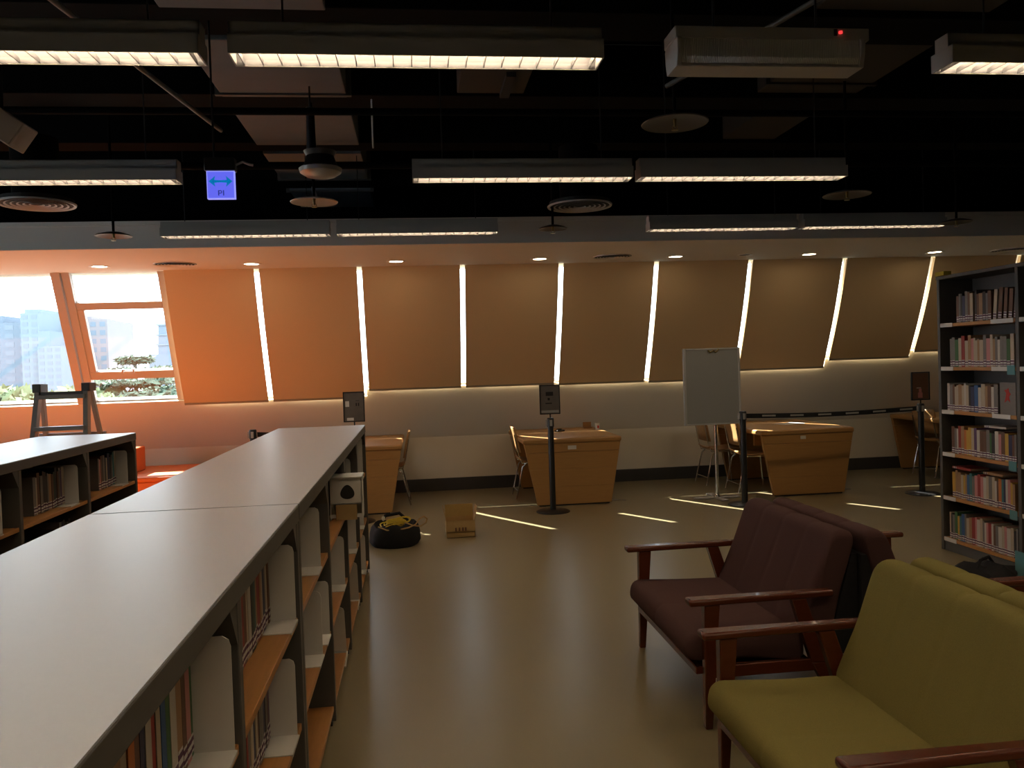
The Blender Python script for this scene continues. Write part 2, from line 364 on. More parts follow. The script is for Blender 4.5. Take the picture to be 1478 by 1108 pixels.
# downlights and round diffusers in the soffit
dl = None
for k, x in enumerate((-3.08, -1.61, -.15, 1.358, 2.846, 4.367, 5.856)):
    lab = 'round recessed downlight in the soffit, %s lit one counting from the bare window' % ORD[k]
    if dl is None:
        dl = thing('downlight', lab, 'downlight', (x, 8.6, 2.6), 0, 'recessed downlights in the soffit')
        MB().lathe([(.072, -.006), (.098, -.006), (.10, -.001), (.072, -.001)], caps=False).build('trim_ring', white_m, dl, smooth=True)
        MB().lathe([(.0005, -.002), (.072, -.002)], caps=False).build('lens', down_m, dl)
    else: dup(dl, (x, 8.6, 2.6), 0, lab)
t = thing('downlight', 'round recessed downlight with its lamp out over the whiteboard', 'downlight', (3.605, 8.55, 2.6), 0, 'recessed downlights in the soffit')
MB().lathe([(.060, -.006), (.078, -.006), (.08, -.001), (.06, -.001)], caps=False).build('trim_ring', white_m, t, smooth=True)
MB().lathe([(.0005, -.002), (.06, -.002)], caps=False).build('lens', dark_m, t)
def round_diffuser(loc, R, label, mat_, hang=False):
    t = thing('round_diffuser', label, 'air diffuser', loc, 0, 'round air diffusers')
    MB().lathe([(R*.93, -.008), (R, -.012), (R*1.02, 0), (R*.93, 0)], caps=False, n=40).build('rim', mat_, t, smooth=True)
    for k in range(5):
        r = R*(.82-.155*k)
        MB().lathe([(r, -.012), (r-R*.05, -.008), (r-R*.05, -.005), (r, -.009)], caps=False, n=36).build('vane_ring', mat_, t, smooth=True)
    MB().lathe([(.001, .0-.002), (R*.95, -.002), (R*.95, .03 if hang else -.001), (.001, .03 if hang else -.001)], caps=False).build('back_pan', dark_m, t)
    if hang: MB().cone((0, 0, .03), (0, 0, .45), R*.62, R*.62, 24).build('duct_neck', black_m, t, smooth=True)
    return t
round_diffuser((-2.57, 6.07, 2.72), .245, 'round ringed air diffuser hanging in the black ceiling left of the exit sign', gril_m, True)
round_diffuser((1.33, 6.33, 2.72), .25, 'round ringed air diffuser hanging behind the second row of lights', gril_m, True)
round_diffuser((-2.33, 8.50, 2.6), .2, 'round air diffuser in the soffit beside the bare window', soffit_m)
round_diffuser((2.12, 8.50, 2.6), .2, 'round air diffuser in the soffit above the middle blinds', soffit_m)
round_diffuser((6.7, 8.50, 2.6), .2, 'round air diffuser in the soffit above the tall bookcase', soffit_m)

def sprinkler(loc, R, label, m_=None):
    t = thing('sprinkler_disc', label, 'sprinkler', loc, 0, 'sprinklers with round collector discs')
    MB().lathe([(.012, .03), (R*.4, .026), (R*.9, .008), (R, 0), (R*.98, -.004), (R*.4, .016), (.012, .02)], caps=False, n=36).build('collector_disc', m_ or disc_m, t, smooth=True)
    MB().cone((0, 0, .03), (0, 0, (3.26 if 5.4 < loc[1] < 5.8 else 3.615)-loc[2]), .010, .010, 8).build('drop_pipe', black_m, t, smooth=True)
    h = MB().cone((0, 0, .02), (0, 0, -.02), .010, .006, 8); h.lathe([(.002, -.036), (.018, -.036), (.018, -.033), (.002, -.033)], n=12)
    h.tube([(.009, 0, -.01), (.014, 0, -.022), (.004, 0, -.035)], .002, 5); h.tube([(-.009, 0, -.01), (-.014, 0, -.022), (-.004, 0, -.035)], .002, 5)
    h.build('sprinkler_head', gold_m, t, smooth=True)
    return t
sprinkler((1.365, 4.08, 2.7), .17, 'large brownish sprinkler disc hanging below the emergency light')
sprinkler((-2.2, 6.45, 2.55), .13, 'dark sprinkler disc just in front of the soffit at the left')
sprinkler((1.12, 6.38, 2.55), .115, 'dark sprinkler disc between the two far light rows')
sprinkler((2.9, 5.17, 2.55), .155, 'dim sprinkler disc under the end of the second light row')
sprinkler((4.5, 6.32, 2.55), .125, 'sprinkler disc past the farthest right light')
t = sprinkler((-.62, 5.55, 2.61), .155, 'pale sprinkler disc with a fin hanging below the silver dome', dome_m)
MB().prism([(-.01, .02), (.03, .02), (.0, .10), (-.015, .10)], lambda p, y: (p[0], y, p[1]), -.003, .003).build('fin', dome_m, t)
t = thing('silver_dome_lamp', 'silver domed pendant hanging on a black rod above the pale disc', 'pendant', (-.535, 5.2, 2.72))
MB().lathe([(.01, -.035), (.04, -.033), (.09, -.022), (.125, .0), (.132, .022), (.12, .03), (.10, .034)], n=36).build('dome', dome_m, t, smooth=True)
MB().lathe([(.115, .03), (.10, .05), (.085, .10), (.10, .13), (.03, .14)], n=28).build('dark_collar', blackm, t, smooth=True)
MB().cone((-.05, 0, .12), (-.05, 0, .40), .030, .026, 10).build('rod_sleeve', blackm, t, smooth=True)
MB().cone((-.05, 0, .38), (-.05, 0, .9), .006, .006, 8).build('rod', blackm, t)

# exit sign
t = thing('exit_sign', 'glowing blue exit sign with a double arrow under the ceiling', 'exit sign', (-.937, 4.3, 2.38))
MB().box(-.066, .066, -.012, .012, 0, .135).build('sign_panel', exit_m, t)
e = MB()
for a in ((-.068, -.064, 0, .137), (.064, .068, 0, .137), (-.068, .068, -.002, .002), (-.068, .068, .133, .137)): e.box(a[0], a[1], -.013, .013, a[2], a[3])
e.build('glowing_edge', exite_m, t)
MB().box(-.075, .075, -.03, .03, .137, .20).build('lamp_housing', blackm, t, bevel=.004)
MB().cone((-.03, 0, .20), (-.03, 0, 1.23), .006, .006, 6).build('hanger', blackm, t)
MB().tube([(.075, 0, .17), (.11, 0, .185), (.14, 0, .172), (.16, 0, .168)], .006, 6).build('conduit', fix_m, t)
ar = MB()
for s in (-1, 1):
    ar.prism([(s*.058, .085), (s*.026, .112), (s*.031, .092), (s*.0, .090), (s*.0, .080), (s*.031, .078), (s*.026, .058)], lambda p, y: (p[0], y, p[1]), -.0145, -.012)
ar.build('double_arrow', arrow_m, t)
lt = MB()
lt.box(-.014, -.009, -.0145, -.012, .014, .040).box(-.009, .001, -.0145, -.012, .036, .040).box(-.009, .001, -.0145, -.012, .024, .028).box(.001, .005, -.0145, -.012, .026, .038)
lt.box(.010, .015, -.0145, -.012, .014, .040)
lt.build('lettering', let_m, t)

# emergency light with prismatic cover
t = thing('emergency_light', 'unlit emergency light with ribbed clear cover and red indicator', 'emergency light', (1.345, 2.95, 2.57))
cv = MB(); n = 96; L0, L1 = -.345, .335
for k in range(n):
    xa = L0+(L1-L0)*k/n; xb = L0+(L1-L0)*(k+1)/n; xm = (xa+xb)/2
    P = [(-.052, .0), (-.062, .02), (-.062, .085)]
    for (a, b_) in zip(P, P[1:]):
        cv.add([(xa, a[0], a[1]), (xm, a[0]-.005, a[1]), (xm, b_[0]-.005, b_[1]), (xa, b_[0], b_[1])], [(0, 1, 2, 3)])
        cv.add([(xm, a[0]-.005, a[1]), (xb, a[0], a[1]), (xb, b_[0], b_[1]), (xm, b_[0]-.005, b_[1])], [(0, 1, 2, 3)])
cv.add([(L0, -.052, 0), (L1, -.052, 0), (L1, .055, 0), (L0, .055, 0)], [(0, 1, 2, 3)])
cv.build('ribbed_cover', cover_m, t)
MB().box(-.355, .345, -.058, .06, -.012, .0).build('bottom_rim', fixend_m, t, bevel=.003)
MB().box(-.37, .375, -.066, .066, .085, .130).build('gear_tray', fix_m, t, bevel=.004)
for s, x in ((-1, -.355), (1, .345)):
    MB().prism([(-.058, -.012), (.058, -.012), (.07, .03), (.075, .08), (.04, .125), (-.04, .125), (-.075, .08), (-.07, .03)], lambda p, xx: (xx, p[0], p[1]), x-.010, x+.010).build('end_plate', fixend_m, t, bevel=.003)
for s in (-.2, .2): MB().cone((s, 0, .13), (s, 0, 1.03), .005, .005, 6).build('suspension_rod', blackm, t)
MB().lathe([(.001, -.006), (.007, -.004), (.007, .004), (.001, .006)], (.26, -.070, .112), 10).build('indicator', led_m, t)
MB().box(.235, .248, -.070, -.066, .1, .124).build('switch', blackm, t)

# tilted cream loudspeaker at the left edge
t = thing('ceiling_speaker', 'tilted cream loudspeaker hanging at the upper left edge', 'speaker', (-1.62, 3.55, 2.53))
ob = MB().box(-.10, .10, -.06, .06, -.055, .055).build('speaker_cabinet', cream_m, t, bevel=.006); ob.rotation_euler = (0, .62, 0)
ob2 = MB().box(-.092, .092, -.064, -.058, -.048, .048).build('grille_cloth', cream_m, t); ob2.rotation_euler = (0, .62, 0)
MB().cone((0, 0, .03), (0, 0, 1.08), .008, .008, 8).build('bracket_rod', blackm, t)

# ------------------------------------------------------------------ books
BCOL = {'cream': (190, 175, 150), 'white': (205, 200, 190), 'red': (150, 35, 30), 'orange': (205, 110, 35), 'yellow': (205, 160, 50), 'green': (45, 100, 50), 'dark green': (25, 55, 40),
        'blue': (35, 85, 150), 'navy': (30, 35, 75), 'black': (28, 26, 28), 'grey': (110, 108, 105), 'pink': (205, 130, 130), 'brown': (95, 60, 40), 'tan': (165, 125, 85), 'teal': (50, 115, 120), 'purple': (80, 50, 95)}
for k, v in BCOL.items(): mat('book_cover_'+k.replace(' ', '_'), rgb(*[.82*c+.18*t_ for c, t_ in zip(v, (150, 130, 115))]), 0.55, noise=0.22, scale=5, stretch=(1, 3, 40))
PROTO = {}
def book_proto(col):
    if col in PROTO: return PROTO[col]
    cm = MATS['book_cover_'+col.replace(' ', '_')]
    c = MB().box(0, 1, -.5, -.44, 0, 1).box(0, 1, .44, .5, 0, 1).box(-.0, .03, -.5, .5, 0, 1)
    p = MB().box(.03, .97, -.44, .44, .015, .985)
    l = MB().box(-.004, .002, -.42, .42, .045, .225, 0).box(-.006, .001, -.46, .46, .155, .20, 1).box(-.006, .001, -.46, .46, .07, .105, 1)
    q = []
    for nm, mb, ms in (('cover', c, cm), ('page_block', p, page_m), ('spine_label', l, [paper_m, purple_m])):
        o = mb.build(nm, ms); q.append((nm, o.data)); bpy.data.objects.remove(o)
    PROTO[col] = q
    return q
SZ = lambda w: 'thin' if w < .018 else ('thick' if w > .031 else 'slim' if w < .024 else 'mid-sized')
def book(col, w, h, d, loc, face, where, group, tilt=0.0, flat=False):
    """face=-1: spine looks to -X; face=+1: spine looks to +X"""
    o = bpy.data.objects.new('book', None); C.objects.link(o)
    for nm, me in book_proto(col):
        c = bpy.data.objects.new(nm, me); C.objects.link(c); c.parent = o
    rot = Matrix.Rotation(0 if face < 0 else PI, 4, 'Z')
    if flat: rot = rot @ Matrix.Rotation(PI/2, 4, 'X')
    M_ = Matrix.Translation(loc) @ Matrix.Rotation(tilt, 4, 'X') @ rot @ Matrix.Diagonal((d, w, h, 1))
    o.matrix_world = M_
    tag(o, '%s %s book, %s' % (SZ(w), col, where), 'book', group)
    return o

# ------------------------------------------------------------------ tall bookcase (right)
TX, TD = 3.90, .28
tb = thing('tall_bookcase', 'tall charcoal steel bookcase packed with books on orange shelves', 'bookcase', (TX, 0, 0))
TZ = [1.69, 1.37, 1.05, .735, .41, .10]
Yb = [5.70, 4.90, 4.10]
for y in Yb: MB().box(0, TD, y-.015, y+.015, 0, 2.02).build('upright', steel_m, tb, bevel=.003)
MB().box(-.005, TD, 4.08, 5.72, 2.02, 2.045).build('top_panel', steel_m, tb, bevel=.003)
MB().box(TD-.012, TD-.002, 4.1, 5.69, .0, 2.02).build('back_panel', steel_m, tb)
MB().box(.01, .03, 4.1, 5.69, 0, .07).build('plinth', steel_m, tb)
for bay in range(2):
    for r, z in enumerate(TZ):
        s = MB().box(.0, TD-.02, Yb[bay+1]+.017, Yb[bay]-.017, z-.024, z).build('shelf_board', wood_m, tb, bevel=.002)
        MB().box(-.004, .0, Yb[bay]-.16, Yb[bay]-.025, z-.026, z+.003).build('shelf_label', paper_m, s)
        if bay == 0 and r in (0, 1, 2): MB().box(-.004, .0, Yb[1]+.03+.02*r, Yb[1]+.24, z-.026, z+.003).build('shelf_label', paper_m, s)
        if bay == 0 and r in (1, 3, 4): MB().box(-.005, -.001, Yb[1]+.02, Yb[1]+.09, z-.05, z+.012).build('shelf_label', teal_m, s)
tag(MB().box(-.02, .04, 5.60, 5.70, 2.046, 2.075).build('yellow_sticker', yeltag_m, tb), 'yellow tag on the top corner')
PAL = [['brown', 'grey', 'black', 'navy', 'grey', 'brown', 'cream', 'black', 'brown', 'tan', 'black', 'grey', 'brown', 'cream', 'brown', 'brown'],
       ['grey', 'grey', 'green', 'cream', 'red', 'cream', 'tan', 'pink', 'cream', 'cream', 'tan', 'cream', 'grey', 'pink', 'cream', 'tan', 'grey', 'white'],
       ['white', 'grey', 'brown', 'cream', 'cream', 'tan', 'cream', 'white', 'cream', 'black', 'navy', 'blue', 'white', 'cream', 'tan', 'brown'],
       ['brown', 'grey', 'white', 'red', 'tan', 'orange', 'yellow', 'yellow', 'cream', 'purple', 'white', 'brown', 'brown', 'grey', 'green', 'black', 'white', 'pink', 'brown', 'yellow', 'navy'],
       ['yellow', 'tan', 'tan', 'cream', 'yellow', 'tan', 'blue', 'teal', 'grey', 'pink', 'red', 'pink', 'white', 'cream', 'grey', 'cream', 'white', 'brown', 'orange', 'teal', 'navy', 'white', 'pink'],
       ['cream', 'black', 'grey', 'green', 'yellow', 'teal', 'blue', 'grey', 'cream', 'tan', 'red', 'pink', 'white', 'cream', 'grey', 'white', 'pink', 'red', 'white', 'brown', 'grey', 'white', 'cream', 'pink', 'white']]
SHN = ['top shelf', 'second shelf', 'third shelf', 'fourth shelf', 'fifth shelf', 'lowest shelf']
topz = []
for r, z in enumerate(TZ):
    y = 5.66-(.14 if r in (0,) else .02 if r in (2, 5) else .06); k = 0; ymin = 5.09 if r == 2 else 4.94
    while y > ymin+.02:
        col = PAL[r][k % len(PAL[r])]
        w = random.uniform(.017, .040) if r < 3 else random.uniform(.015, .034)
        if y-w < ymin: break
        h = random.uniform(.185, .225) if r < 2 else random.uniform(.175, .205)
        if r == 2 and k < 3: h += .012
        if r == 0 and k in (7,): y -= .02
        tl = 0.0
        if r == 0 and k > 12: tl = .09
        y -= w+(.016 if tl else .0012)
        book(col, w, h, random.uniform(.14, .19), (TX+.018, y+w/2, z+.0008+(0.002 if tl else 0)), -1, '%s in the row on the %s of the tall bookcase' % (ORD[k], SHN[r]), 'books on the tall bookcase', tl)
        k += 1
book('red', .016, .20, .15, (TX+.02, 5.46, TZ[4]+.222), -1, 'lying flat on the row on the fifth shelf of the tall bookcase', 'books on the tall bookcase', flat=True).location.y = 5.60
book('white', .013, .21, .15, (TX+.02, 5.25, TZ[3]+.2225), -1, 'lying flat on the row on the fourth shelf of the tall bookcase', 'books on the tall bookcase', flat=True)
book('tan', .015, .19, .15, (TX+.02, 5.27, TZ[4]+.222), -1, 'lying flat at the middle on the fifth shelf of the tall bookcase', 'books on the tall bookcase', flat=True)
# face-out book with a red figure
t = thing('display_book', 'grey-brown picture book standing face out with a red shape on its cover', 'book', (TX+.012, 5.01, TZ[2]+.001))
MB().box(0, .004, -.075, .075, 0, .215).box(.018, .022, -.075, .075, 0, .215).box(0, .022, .071, .075, 0, .215).build('cover', MATS['book_cover_grey'], t)
MB().box(.004, .018, -.073, .071, .003, .212).build('page_block', page_m, t)
MB().prism([(-.01, .18), (.006, .17), (.03, .165), (.012, .145), (.02, .11), (.03, .08), (.0, .10), (-.024, .085), (-.014, .12), (-.03, .14), (-.014, .155)], lambda p, x: (x, p[0], p[1]), -.0012, .0).build('red_shape', red_m, t)
# teal card and dark bag by the foot of the bookcase
t = thing('teal_sign_card', 'teal card standing at the foot of the tall bookcase', 'sign card', (3.78, 4.70, 0))
MB().box(-.004, .004, -.095, .095, .03, .20).build('card', teal_m, t)
MB().box(-.03, .03, -.07, .07, 0, .03).build('card_base', blackm, t, bevel=.004)
t = thing('dark_bag', 'crumpled dark bag lying on the floor behind the green sofa', 'bag', (3.62, 4.85, 0))
mb = MB(); n = 20; prof = [(.02, 0), (.17, .0), (.20, .03), (.18, .07), (.11, .105), (.02, .11)]
mb.lathe(prof, n=n)
rs = random.Random(3)
mb.v = [(x*(1+.25*math.sin(4*math.atan2(y, x)+z*30)), y*(1+.2*math.sin(3*math.atan2(y, x))), z*(1+.25*math.sin(x*40))) for x, y, z in mb.v]
mb.build('bag_body', blackcloth, t, smooth=True)
MB().tube([(-.1, -.05, .09), (-.06, -.02, .14), (.03, .02, .15), (.09, .05, .09)], .010, 8).build('bag_handle', blackcloth, t, smooth=True)

# ------------------------------------------------------------------ low double-sided bookcases
HT = 1.083
def make_low_bookcase(label, loc, L, nb, wid=.625):
    """runs along +Y from loc; right face at x=0, left face at x=-wid"""
    t = thing('low_bookcase', label, 'bookcase', loc)
    MB().box(-wid, 0, .003, L-.003, HT-.053, HT-.003).build('top_panel', steel_m, t, bevel=.003)
    MB().box(-wid+.002, -.002, .004, L-.004, HT-.004, HT).build('laminate_surface', top_m, t)
    MB().box(-wid/2-.008, -wid/2+.008, .02, L-.02, .08, HT-.053).build('divider_panel', steel_m, t)
    bay = L/nb
    for k in range(nb+1):
        y = min(max(k*bay, .018), L-.018)
        u = MB().box(-wid+.01, -.004, y-.016, y+.016, .02, HT-.053)
        u.prism([(0, 0), (.07, 0), (0, -.07)], lambda p, yy: (-.004-.0-p[0]*0, yy, 0), 0, 0) if False else None
        u.build('upright', steel_m, t, bevel=.003)
        MB().box(-.07, -.02, y-.016, y+.016, 0, .02).build('foot', blackm, t)
        MB().box(-wid+.02, -wid+.07, y-.016, y+.016, 0, .02).build('foot', blackm, t)
    for k in range(nb):
        y0, y1 = k*bay+(.034 if k == 0 else .017), (k+1)*bay-(.034 if k == nb-1 else .017)
        for z in (.735, .405, .085):
            MB().box(-wid/2+.009, -.012, y0, y1, z-.022, z).build('shelf_board', wood_m, t, bevel=.002)
            MB().box(-wid+.012, -wid/2-.009, y0, y1, z-.022, z).build('shelf_board', wood_m, t, bevel=.002)
        # dark wedge put where shade fills the corner under the top
        MB().prism([(y1, 0), (y1-.06, 0), (y1, -.09)], lambda p, x: (x, p[0], HT-.053+p[1]), -.25, -.006).build('shade_wedge', steel_m, t)
    return t
BX = -.375
bcA = make_low_bookcase('long low grey-topped bookcase at the front, near unit before the seam', (BX, -.873, 0), 3.488, 4)
bcB = make_low_bookcase('low grey-topped bookcase continuing past the seam towards the windows', (BX, 2.618, 0), 3.492, 4)
BX2 = -2.045
bcC = make_low_bookcase('low dark bookcase with a bright shiny top at the left', (BX2, 2.72, 0), 3.56, 4, .67)

# white steel bookends (an L: plate across the shelf and a foot towards the viewer)
_be = MB()
pts = []
_be.prism([(-.255, 0), (-.012, 0), (-.012, .225), (-.016, .24), (-.028, .248), (-.255, .248)], lambda p, y: (p[0], y, p[1]), 0, .003)
be_plate = _be
def make_bookend(loc, label, w=1.0, h=1.0, tilt=0.0):
    t = thing('bookend', label, 'bookend', loc, 0, 'white steel bookends on the low bookcases')
    t.scale = (w, 1, h); t.rotation_euler = (tilt, 0, 0)
    MB().prism([(-.255, 0), (-.012, 0), (-.012, .225), (-.016, .24), (-.028, .248), (-.255, .248)], lambda p, y: (p[0], y, p[1]), 0, .003).build('plate', white_m, t)
    MB().box(-.22, -.006, -.13, .0, .0004, .0035).build('foot', white_m, t)
    MB().box(-.009, -.006, -.13, .0, -.004, .0035).build('front_lip', white_m, t)
    return t
be0 = None
def bookend(x, y, z, label, w=1.0, h=1.0, tilt=0.0):
    global be0
    if be0 is None: be0 = make_bookend((x, y, z), label, w, h, tilt); return be0
    r = dup(be0, (x, y, z), 0, label); r.scale = (w, 1, h); r.rotation_euler = (tilt, 0, 0); return r
Z1, Z2, Z3 = .7355, .4055, .0855
# bays of the front bookcase: near upright y = 0, .871, 1.745 | 2.62, 3.49, 4.365, 5.24, 6.11
for (y, z, lab, w, h, tl) in [(1.69, Z1, 'white bookend on the top shelf next to the green book', 1.0, .95, 0), (1.69, Z2, 'white bookend on the shelf below the green book', 1.0, .95, 0),
        (2.55, Z1, 'white bookend on the top shelf just before the seam', 1, .94, 0), (2.49, Z2, 'white bookend on the middle shelf just before the seam', 1, .94, 0),
        (3.22, Z1, 'white bookend on the top shelf just past the seam', 1, .94, 0), (3.18, Z2, 'white bookend on the middle shelf just past the seam', 1, 1.0, 0), (3.42, Z2, 'second white bookend leaning behind another past the seam', .8, .9, 0),
        (4.20, Z2, 'white bookend on the middle shelf below the white carton', 1, 1.0, 0), (4.14, Z3, 'tilted white bookend on the lowest shelf below the white carton', 1, 1.0, .25),
        (4.78, Z1, 'white bookend standing behind the white carton', 1, 1.0, 0), (5.02, Z2, 'white bookend beyond the carton on the middle shelf', 1, 1.0, 0), (5.05, Z3, 'white bookend beyond the carton on the lowest shelf', 1, 1.0, .2),
        (5.62, Z1, 'farthest white bookend on the top shelf of the front bookcase', 1, 1.1, 0), (5.85, Z1, 'white bookend against the far end of the front bookcase', 1, 1.15, 0),
        (5.75, Z2, 'farthest white bookend on the middle shelf of the front bookcase', 1, 1.1, 0), (5.8, Z3, 'farthest white bookend on the lowest shelf of the front bookcase', 1, 1.0, 0)]:
    bookend(BX, y, z, lab, w, h, tl)
for (y, z, lab) in [(4.31, Z1, 'white bookend in the left bookcase cut by the picture edge'), (5.24, Z1, 'white bookend in the middle bay of the left bookcase'), (6.10, Z1, 'white bookend in the far bay of the left bookcase')]:
    bookend(BX2, y, z, lab, 1, .95)
def low_row(bx, y_end, z, cols, place, hmin=.19, hmax=.235, wmin=.016, wmax=.036, tilt=0.0, dep=.065):
    y = y_end-.004
    for k, col in enumerate(cols):
        w = random.uniform(wmin, wmax); h = random.uniform(hmin, hmax)
        y -= w+.0015
        book(col, w, h, random.uniform(.14, .175), (bx-.022-dep-random.uniform(0, .0035), y+w/2, z+(.0045 if y > y_end-.13 else .0008)), 1, '%s from the bookend %s' % (ORD[k], place), 'books in the low bookcases', tilt)
low_row(BX, 1.69, Z1, ['green', 'pink', 'brown', 'tan', 'white', 'green', 'blue', 'cream', 'red', 'white', 'navy', 'brown', 'orange', 'cream', 'tan', 'white', 'grey', 'red'], 'on the nearest top shelf of the front bookcase', .195, .245)
low_row(BX, 1.69, Z2, ['cream', 'blue', 'white', 'red', 'tan', 'green', 'white', 'grey', 'brown', 'cream', 'navy', 'white'], 'on the nearest middle shelf of the front bookcase')
low_row(BX, 2.55, Z1, ['brown', 'cream', 'grey', 'navy', 'cream', 'tan', 'red', 'tan', 'teal', 'dark green', 'black', 'white', 'cream', 'brown', 'red', 'grey', 'cream'], 'on the top shelf before the seam', .20, .245)
low_row(BX, 2.49, Z2, ['purple', 'brown', 'grey', 'navy', 'grey', 'grey', 'brown', 'cream', 'navy', 'white', 'cream', 'grey', 'red'], 'on the middle shelf before the seam', .2, .25)
low_row(BX, 3.22, Z1, ['grey', 'cream', 'brown'], 'on the top shelf past the seam')
low_row(BX, 3.20, Z3, ['black', 'white', 'navy', 'white', 'purple', 'white', 'grey', 'black'], 'on the lowest shelf past the seam', .21, .25, .010, .02, tilt=-.12)
low_row(BX, 4.20, Z2, ['grey', 'white', 'navy', 'cream'], 'on the middle shelf below the white carton')
low_row(BX, 5.02, Z2, ['dark green', 'grey', 'brown'], 'on the middle shelf beyond the carton')
low_row(BX2, 4.31, Z1, ['grey', 'brown', 'black', 'cream'], 'in the left bookcase bay at the picture edge')
low_row(BX2, 5.24, Z1, ['cream', 'purple', 'grey', 'brown', 'black', 'dark green', 'brown', 'tan', 'grey', 'black', 'black', 'black', 'grey', 'brown', 'cream', 'grey'], 'in the middle bay of the left bookcase', .20, .235)
low_row(BX2, 6.10, Z1, ['cream', 'teal', 'grey', 'black', 'black', 'navy', 'cream', 'black', 'grey', 'black', 'brown', 'pink', 'grey'], 'in the far bay of the left bookcase', .20, .235)
low_row(BX2, 5.30, Z2, ['black', 'grey', 'brown', 'black', 'navy', 'grey', 'brown', 'black'], 'on the dark second shelf of the left bookcase')

# white carton poking out of the front bookcase
t = thing('white_carton', 'white carton with a painted dark hole patch poking out of the front bookcase', 'carton', (-.367, 4.19, .7365))
w2, hh = .080, .212
MB().box(-w2, w2, 0, .14, .082, .085).box(-w2, -w2+.003, 0, .14, 0, hh).box(w2-.003, w2, 0, .14, 0, hh).box(-w2, w2, .137, .14, 0, hh).box(-w2, w2, -.0, .003, .080, hh).build('carton_body', white_m, t)
MB().box(-w2-.004, w2+.004, -.012, .145, hh, hh+.008).build('lid', white_m, t, bevel=.002)
import_pts = [(.042*math.cos(a)*(1-.18*math.cos(3*(a-PI/2))*-1)*.8, .042*math.sin(a)*.9) for a in [2*PI*i/24 for i in range(24)]]
hole = [(math.copysign(1, math.cos(a))*abs(math.cos(a))*(.034-.010*math.sin(a)), .036*math.sin(a)) for a in [2*PI*i/28 for i in range(28)]]
MB().prism(hole, lambda p, y: (p[0]+.008, y, p[1]+.142), -.0015, .0005).build('hole_shade_patch', dark_m, t)  # flat dark patch painted for the shade inside a hole
MB().box(-.052, .052, .0, .02, .0, .078).build('cardboard_insert', card_m, t)
for s in (-1, 1): MB().box(s*.067-.014, s*.067+.014, -.003, .003, .012, .03).build('tape_tab', paper_m, t)

# ------------------------------------------------------------------ tapered wooden desks
def make_table(label, loc, W_=1.045):
    """x 0..W, y 0..1.34 (front panel at y=0)"""
    t = thing('wooden_desk', label, 'desk', loc, 0, 'tapered wooden desks by the windows')
    H_ = .705; Lt = 1.34; i0, i1 = .125, .115
    MB().box(0, W_, 0, Lt, H_-.055, H_).build('desk_top', table_m, t, bevel=.018, seg=3)
    for y in (0.012, Lt-.06):
        for (za, zb_) in ((.015, .20), (.2008, .385), (.3858, .5595), (.5625, .65)):
            xa = lambda z: i0*(1-z/.65)+.012; xb = lambda z: W_-.012-(i1)*(1-z/.65)
            MB().hexa([(xa(za), y, za), (xb(za), y, za), (xb(za), y+.045, za), (xa(za), y+.045, za), (xa(zb_), y, zb_), (xb(zb_), y, zb_), (xb(zb_), y+.045, zb_), (xa(zb_), y+.045, zb_)]).build('panel_board', table_m, t)
        MB().box(i0+.03, W_-i1-.03, y+.005, y+.04, 0, .016).build('plinth', dark_m, t)
    MB().box(.12, W_-.12, .45, .49, .50, .65).build('apron', table_m, t)
    return t
t1 = make_table('wooden desk partly hidden behind the end of the front bookcase', (-1.20, 8.44, 0))
t2 = dup(t1, (1.09, 8.38, 0), 0, 'tapered wooden desk behind the sign post near the room middle')
MB().box(.47, .56, .008, .012, .585, .625).build('sticker', paper_m, t2)
t3 = dup(t1, (3.60, 8.23, 0), 0, 'tapered wooden desk right of the whiteboard behind the belt')
MB().box(.44, .50, .008, .012, .60, .635).build('sticker', paper_m, t3)
t4 = dup(t1, (5.98, 8.42, 0), 0, 'wooden desk in shadow beside the tall bookcase')
single(MB().box(-.05, .05, -.035, .035, 0, .02).box(-.03, .02, -.02, .02, .02, .035), 'desk_phone', blackm, 'small black box lying on the desk behind the sign post', 'gadget', (1.62, 9.2, .705), .4, bevel=.004)
t = thing('wooden_block', 'small orange wooden holder standing at the back of the middle desk', 'holder', (2.02, 9.55, .705))
MB().box(-.05, .05, -.03, .03, 0, .012).box(-.05, .05, .02, .03, .012, .07).build('holder_body', table_m, t, bevel=.003)
t = thing('white_cup', 'small white cup on the right corner of the middle desk', 'cup', (2.075, 9.25, .705))
MB().lathe([(.024, 0), (.030, .075), (.027, .075), (.022, .004)], n=20).build('cup_body', white_m, t, smooth=True)
MB().box(-.01, .01, -.034, -.03, .02, .05).build('cup_mark', red_m, t)
single(MB().tube([(0, 0, .006), (.06, -.01, .006), (.11, .01, .006), (.15, -.03, .006), (.17, -.06, .006)], .006, 6), 'power_cable', fixend_m, 'pale cable end on the floor at the right foot of the middle desk', 'cable', (2.02, 8.55, 0), 0, smooth=True)
single(MB().tube([(0, 0, .006), (.06, -.01, .006), (.11, .01, .006), (.16, -.02, .006)], .006, 6), 'power_cable', fixend_m, 'pale cable end on the floor at the right foot of the desk behind the belt', 'cable', (4.54, 8.45, 0), 0, smooth=True)
single(MB().box(-.15, .15, -.10, .10, 0, .004), 'paper_sheet', paper_m, 'loose white sheet lying on the desk behind the belt', 'paper', (4.25, 8.95, .705), .3)

